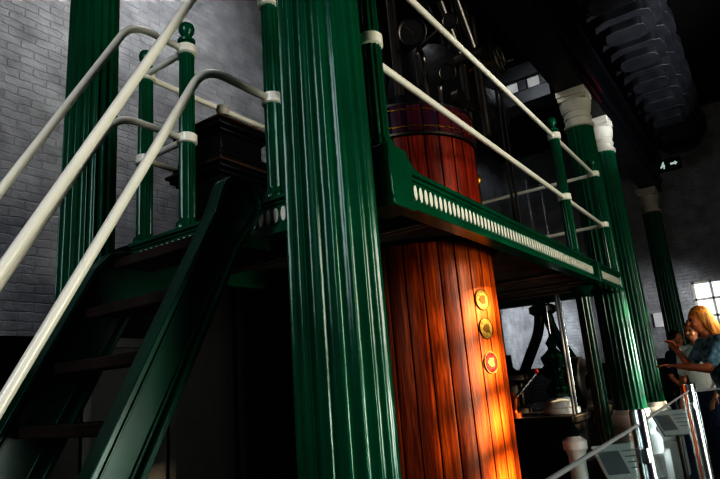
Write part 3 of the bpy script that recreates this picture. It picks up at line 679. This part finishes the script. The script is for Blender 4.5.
# ---------------------------------------------------------------- people
def caps(bm,a,b_,r1,r2):
    a,b_=Vector(a),Vector(b_)
    tube(bm,[a,a.lerp(b_,.5),b_],r1,12,r2); sph(bm,a,r1,seg=12); sph(bm,b_,r2,seg=12)
def fin(o,v):
    m=o.modifiers.new('Remesh','REMESH'); m.mode='VOXEL'; m.voxel_size=v; m.use_smooth_shade=True
    s=o.modifiers.new('Smooth','SMOOTH'); s.iterations=4; s.factor=.5
def person(loc,rotz,H,label,arms,top,bottom,hair,skin,longhair=True,stride=.06,lean=0):
    t=thing('person',label,'person',(0,0,0)); k=H/1.72
    def hand(bm,el,wr,side):
        el,wr=Vector(el),Vector(wr); d=(wr-el).normalized()
        up=Vector((0,0,1)); s=d.cross(up); s=s.normalized() if s.length>.1 else Vector((1,0,0))*side
        n=s.cross(d)
        for q in (-.022,-.007,.008,.024): caps(bm,wr+s*q*.6,wr+d*.085+s*q,.014,.011)
        for q,L in ((-.027,.055),(-.009,.075),(.009,.08),(.027,.068)):
            kp=wr+d*.09+s*q; mid=kp+d*L*.5-n*.006; caps(bm,kp,mid,.0095,.009); caps(bm,mid,mid+d*L*.45-n*.018,.009,.0075)
        th=wr+d*.03-s*.024; caps(bm,th,th+d*.03-s*.03-n*.01,.012,.010); caps(bm,th+d*.03-s*.03-n*.01,th+d*.06-s*.038-n*.02,.010,.008)
    bm=B(); hz=1.60
    def L(p):
        p=Vector(p)
        return p+Vector((lean*max(0,p.z-.95),0,-.3*lean*lean*max(0,p.z-.95)))
    sp_=lambda bm,c,r,s=(1,1,1): sph(bm,L(c),r,s)
    cp_=lambda bm,a,b_,r1,r2: caps(bm,L(a),L(b_),r1,r2)
    sp_(bm,(0,0,hz+.012),.1,(.93,.76,1.08)); sp_(bm,(.022,0,hz-.055),.062,(1,.85,.9)); cp_(bm,(-.012,0,1.42),(-.004,0,1.52),.056,.052)
    cp_(bm,(.088,0,hz+.012),(.108,0,hz-.022),.010,.015)
    for s in (-1,1):
        sp_(bm,(-.005,s*.078,hz-.005),.028,(.7,.4,1.1)); sp_(bm,(.068,s*.03,hz-.028),.025)
    cp_(bm,(.088,-.02,hz-.058),(.088,.02,hz-.058),.008,.008)
    sp_(bm,(0,0,1.30),.16,(.68,1.02,.95)); sp_(bm,(0,0,1.13),.14,(.72,.98,1.1)); sp_(bm,(0,0,.97),.155,(.74,1.05,.85))
    cp_(bm,(0,-.17,1.40),(0,.17,1.40),.055,.055); cp_(bm,(-.01,-.09,1.42),(-.01,.09,1.42),.055,.055)
    for s in (-1,1):
        (el,wr)=arms[0 if s<0 else 1]
        cp_(bm,(0,s*.185,1.385),el,.052,.04); cp_(bm,el,wr,.039,.025); hand(bm,L(el),L(wr),s)
        f=s*stride; caps(bm,(0,s*.09,.92),(f*.5+.02,s*.095,.5),.085,.055); caps(bm,(f*.5+.02,s*.095,.5),(f,s*.1,.09),.056,.036); caps(bm,(f,s*.1,.05),(f+.14,s*.11,.035),.038,.03)
    fin(obj('body',bm,skin,t),.0085)
    for s in (-1,1): obj('eye',sph(B(),L((.0845,s*.03,hz+.012)),.011,seg=10),M['eye'],t)
    bm=B()
    sp_(bm,(0,0,1.30),.16,(.78,1.1,.98)); sp_(bm,(0,0,1.13),.15,(.8,1.02,1.1)); sp_(bm,(0,0,.99),.16,(.82,1.1,.8))
    cp_(bm,(0,-.175,1.40),(0,.175,1.40),.062,.062); cp_(bm,(-.012,-.08,1.42),(-.012,.08,1.42),.058,.058)
    for s in (-1,1):
        (el,wr)=arms[0 if s<0 else 1]; e=Vector((0,s*.185,1.385)).lerp(Vector(el),.75); cp_(bm,(0,s*.185,1.385),e,.064,.055)
    fin(obj('shirt',bm,top,t),.011)
    bm=B(); sph(bm,(0,0,.95),.165,(.78,1.08,.75))
    for s in (-1,1):
        f=s*stride; caps(bm,(0,s*.09,.92),(f*.5+.02,s*.095,.5),.096,.068); caps(bm,(f*.5+.02,s*.095,.5),(f,s*.1,.13),.068,.055)
    fin(obj('trousers',bm,bottom,t),.012)
    for s in (-1,1):
        f=s*stride; bm=B(); caps(bm,(f-.03,s*.1,.05),(f+.15,s*.11,.04),.048,.04); sph(bm,(f,s*.1,.07),.05)
        fin(obj('shoe',bm,M['shoe'],t),.01)
    bm=B(); sp_(bm,(-.022,0,hz+.034),.106,(.94,.84,1.0))
    random.seed(3)
    if longhair:
        for q in range(22):
            a=PI*.38+ (PI*1.24)*q/21; r0=.082; p0=Vector((-.02+r0*math.cos(a),r0*.9*math.sin(a),hz+.06))
            j=random.uniform(-.012,.012); p1=p0+Vector((-.012,0,-.1)); p2=Vector((p1.x*1.05-.02+j,p1.y*1.05+j,1.46+random.uniform(-.03,.02)))
            cp_(bm,p0,p1,.022,.022); cp_(bm,p1,p2,.021,.010)
    else:
        for q in range(14):
            a=PI*.5+PI*q/13; p0=Vector((-.02+.08*math.cos(a),.075*math.sin(a),hz+.05)); cp_(bm,p0,p0+Vector((0,0,-.07)),.02,.014)
    fin(obj('hair',bm,hair,t),.008)
    t.scale=(k,k,k); t.location=loc; t.rotation_euler=(0,0,rotz); return t
rest=[((.0,-.24,1.1),(.14,-.18,.92)),((.0,.24,1.1),(.14,.20,.92))]
person((6.25,.38,0),math.radians(118),1.76,'light-haired woman in mottled teal top leaning forward at the right edge of the photo',
       [((.17,-.24,1.2),(.26,-.12,1.36)),((.22,.22,1.18),(.42,.16,1.22))],M['teal'],M['denim'],M['blond'],M['skin'],lean=.26)
person((7.35,.72,0),math.radians(150),1.70,'dark-haired visitor in white top, partly hidden behind the light-haired woman',
       rest,M['wcloth'],M['navy'],M['bhair'],M['skin2'],longhair=True)
person((5.62,.26,0),math.radians(100),1.50,'shorter visitor in blue top, mostly cropped by the right edge of the photo',
       rest,M['rcloth'],M['denim'],M['bhair'],M['skin'],longhair=True)
person((9.2,1.12,0),math.radians(235),1.68,'visitor in dark top standing in shadow beyond the far columns',
       rest,M['blue'],M['navy'],M['bhair'],M['skin2'],longhair=False)

# ---------------------------------------------------------------- lights
def area(name,loc,target,size,sy,power,col):
    l=bpy.data.lights.new(name,'AREA'); l.shape='RECTANGLE'; l.size=size; l.size_y=sy; l.energy=power; l.color=col
    o=bpy.data.objects.new(name,l); C.objects.link(o); o.location=loc
    o.rotation_euler=(Vector(target)-Vector(loc)).to_track_quat('-Z','Y').to_euler(); return o
def spot(name,loc,target,power,ang,col,blend=.6,rad=.4):
    l=bpy.data.lights.new(name,'SPOT'); l.energy=power; l.spot_size=math.radians(ang); l.spot_blend=blend; l.color=col; l.shadow_soft_size=rad
    o=bpy.data.objects.new(name,l); C.objects.link(o); o.location=loc
    o.rotation_euler=(Vector(target)-Vector(loc)).to_track_quat('-Z','Y').to_euler()
area('window_light_behind',(-2.5,1.0,3.6),(2.5,2.0,2.2),1.4,2.8,70,(.88,.93,1))  # added soft lamp for daylight from upper left; no window built there
area('window_light_side',(3.4,-4.5,2.6),(3.2,1.5,1.9),1.8,1.8,110,(1,.94,.84))  # added soft lamp inside the right wall, brightening girder and cylinder
area('window_light_low',(3.3,-3.0,.8),(2.0,1.3,1.0),1.0,.8,58,(.95,1,.9))  # added low lamp to brighten the lower right of the foreground column
area('window_light_wall',(3.2,3.3,6.3),(3.2,4.9,4.8),1.4,.8,32,(.93,.94,.96))  # added wash on the brick wall
spot('window_light_back',(11.6,2.4,3.2),(13.7,4.8,2.0),420,50,(.9,.95,1))  # added spot to make the far corner of the wall pale
spot('window_light_far',(11.9,-.6,2.6),(14.0,1.9,2.2),240,42,(.95,.97,1))  # added spot making a pale patch low on the end wall
spot('column_light',(7.2,-4.2,1.6),(6.9,1.3,1.2),800,18,(.95,1,.94))  # added spot to brighten the lower shafts of the far columns
spot('base_light',(5.7,-2.6,1.5),(6.75,1.3,.55),500,13,(.95,.97,1),.7,.2)  # extra spot added so the white column bases show
spot('gallery_light',(5.6,-2.6,2.6),(8.4,.7,5.5),1300,44,(.85,.90,1))  # added spot picking out the stepped blocks from below
spot('engine_light',(1.6,-2.8,3.0),(4.3,1.8,4.0),240,26,(.9,.95,1))  # added spot to lift the machinery above the cylinder
area('window_light_cross',(5.5,1.9,4.95),(6.6,2.3,4.7),.5,.3,6,(.9,.95,1))  # small added lamp for the plate in the cross beam slots
sun=bpy.data.lights.new('sun','SUN'); sun.energy=14.5; sun.angle=.018; sun.color=(1,.78,.50)
so=bpy.data.objects.new('sun',sun); C.objects.link(so); so.location=(8,-8,8)
so.rotation_euler=Vector((-.42,1,-.60)).to_track_quat('-Z','Y').to_euler()
W=bpy.data.worlds.new('world'); S.world=W; W.use_nodes=True
W.node_tree.nodes['Background'].inputs[0].default_value=(.5,.6,.8,1); W.node_tree.nodes['Background'].inputs[1].default_value=.03
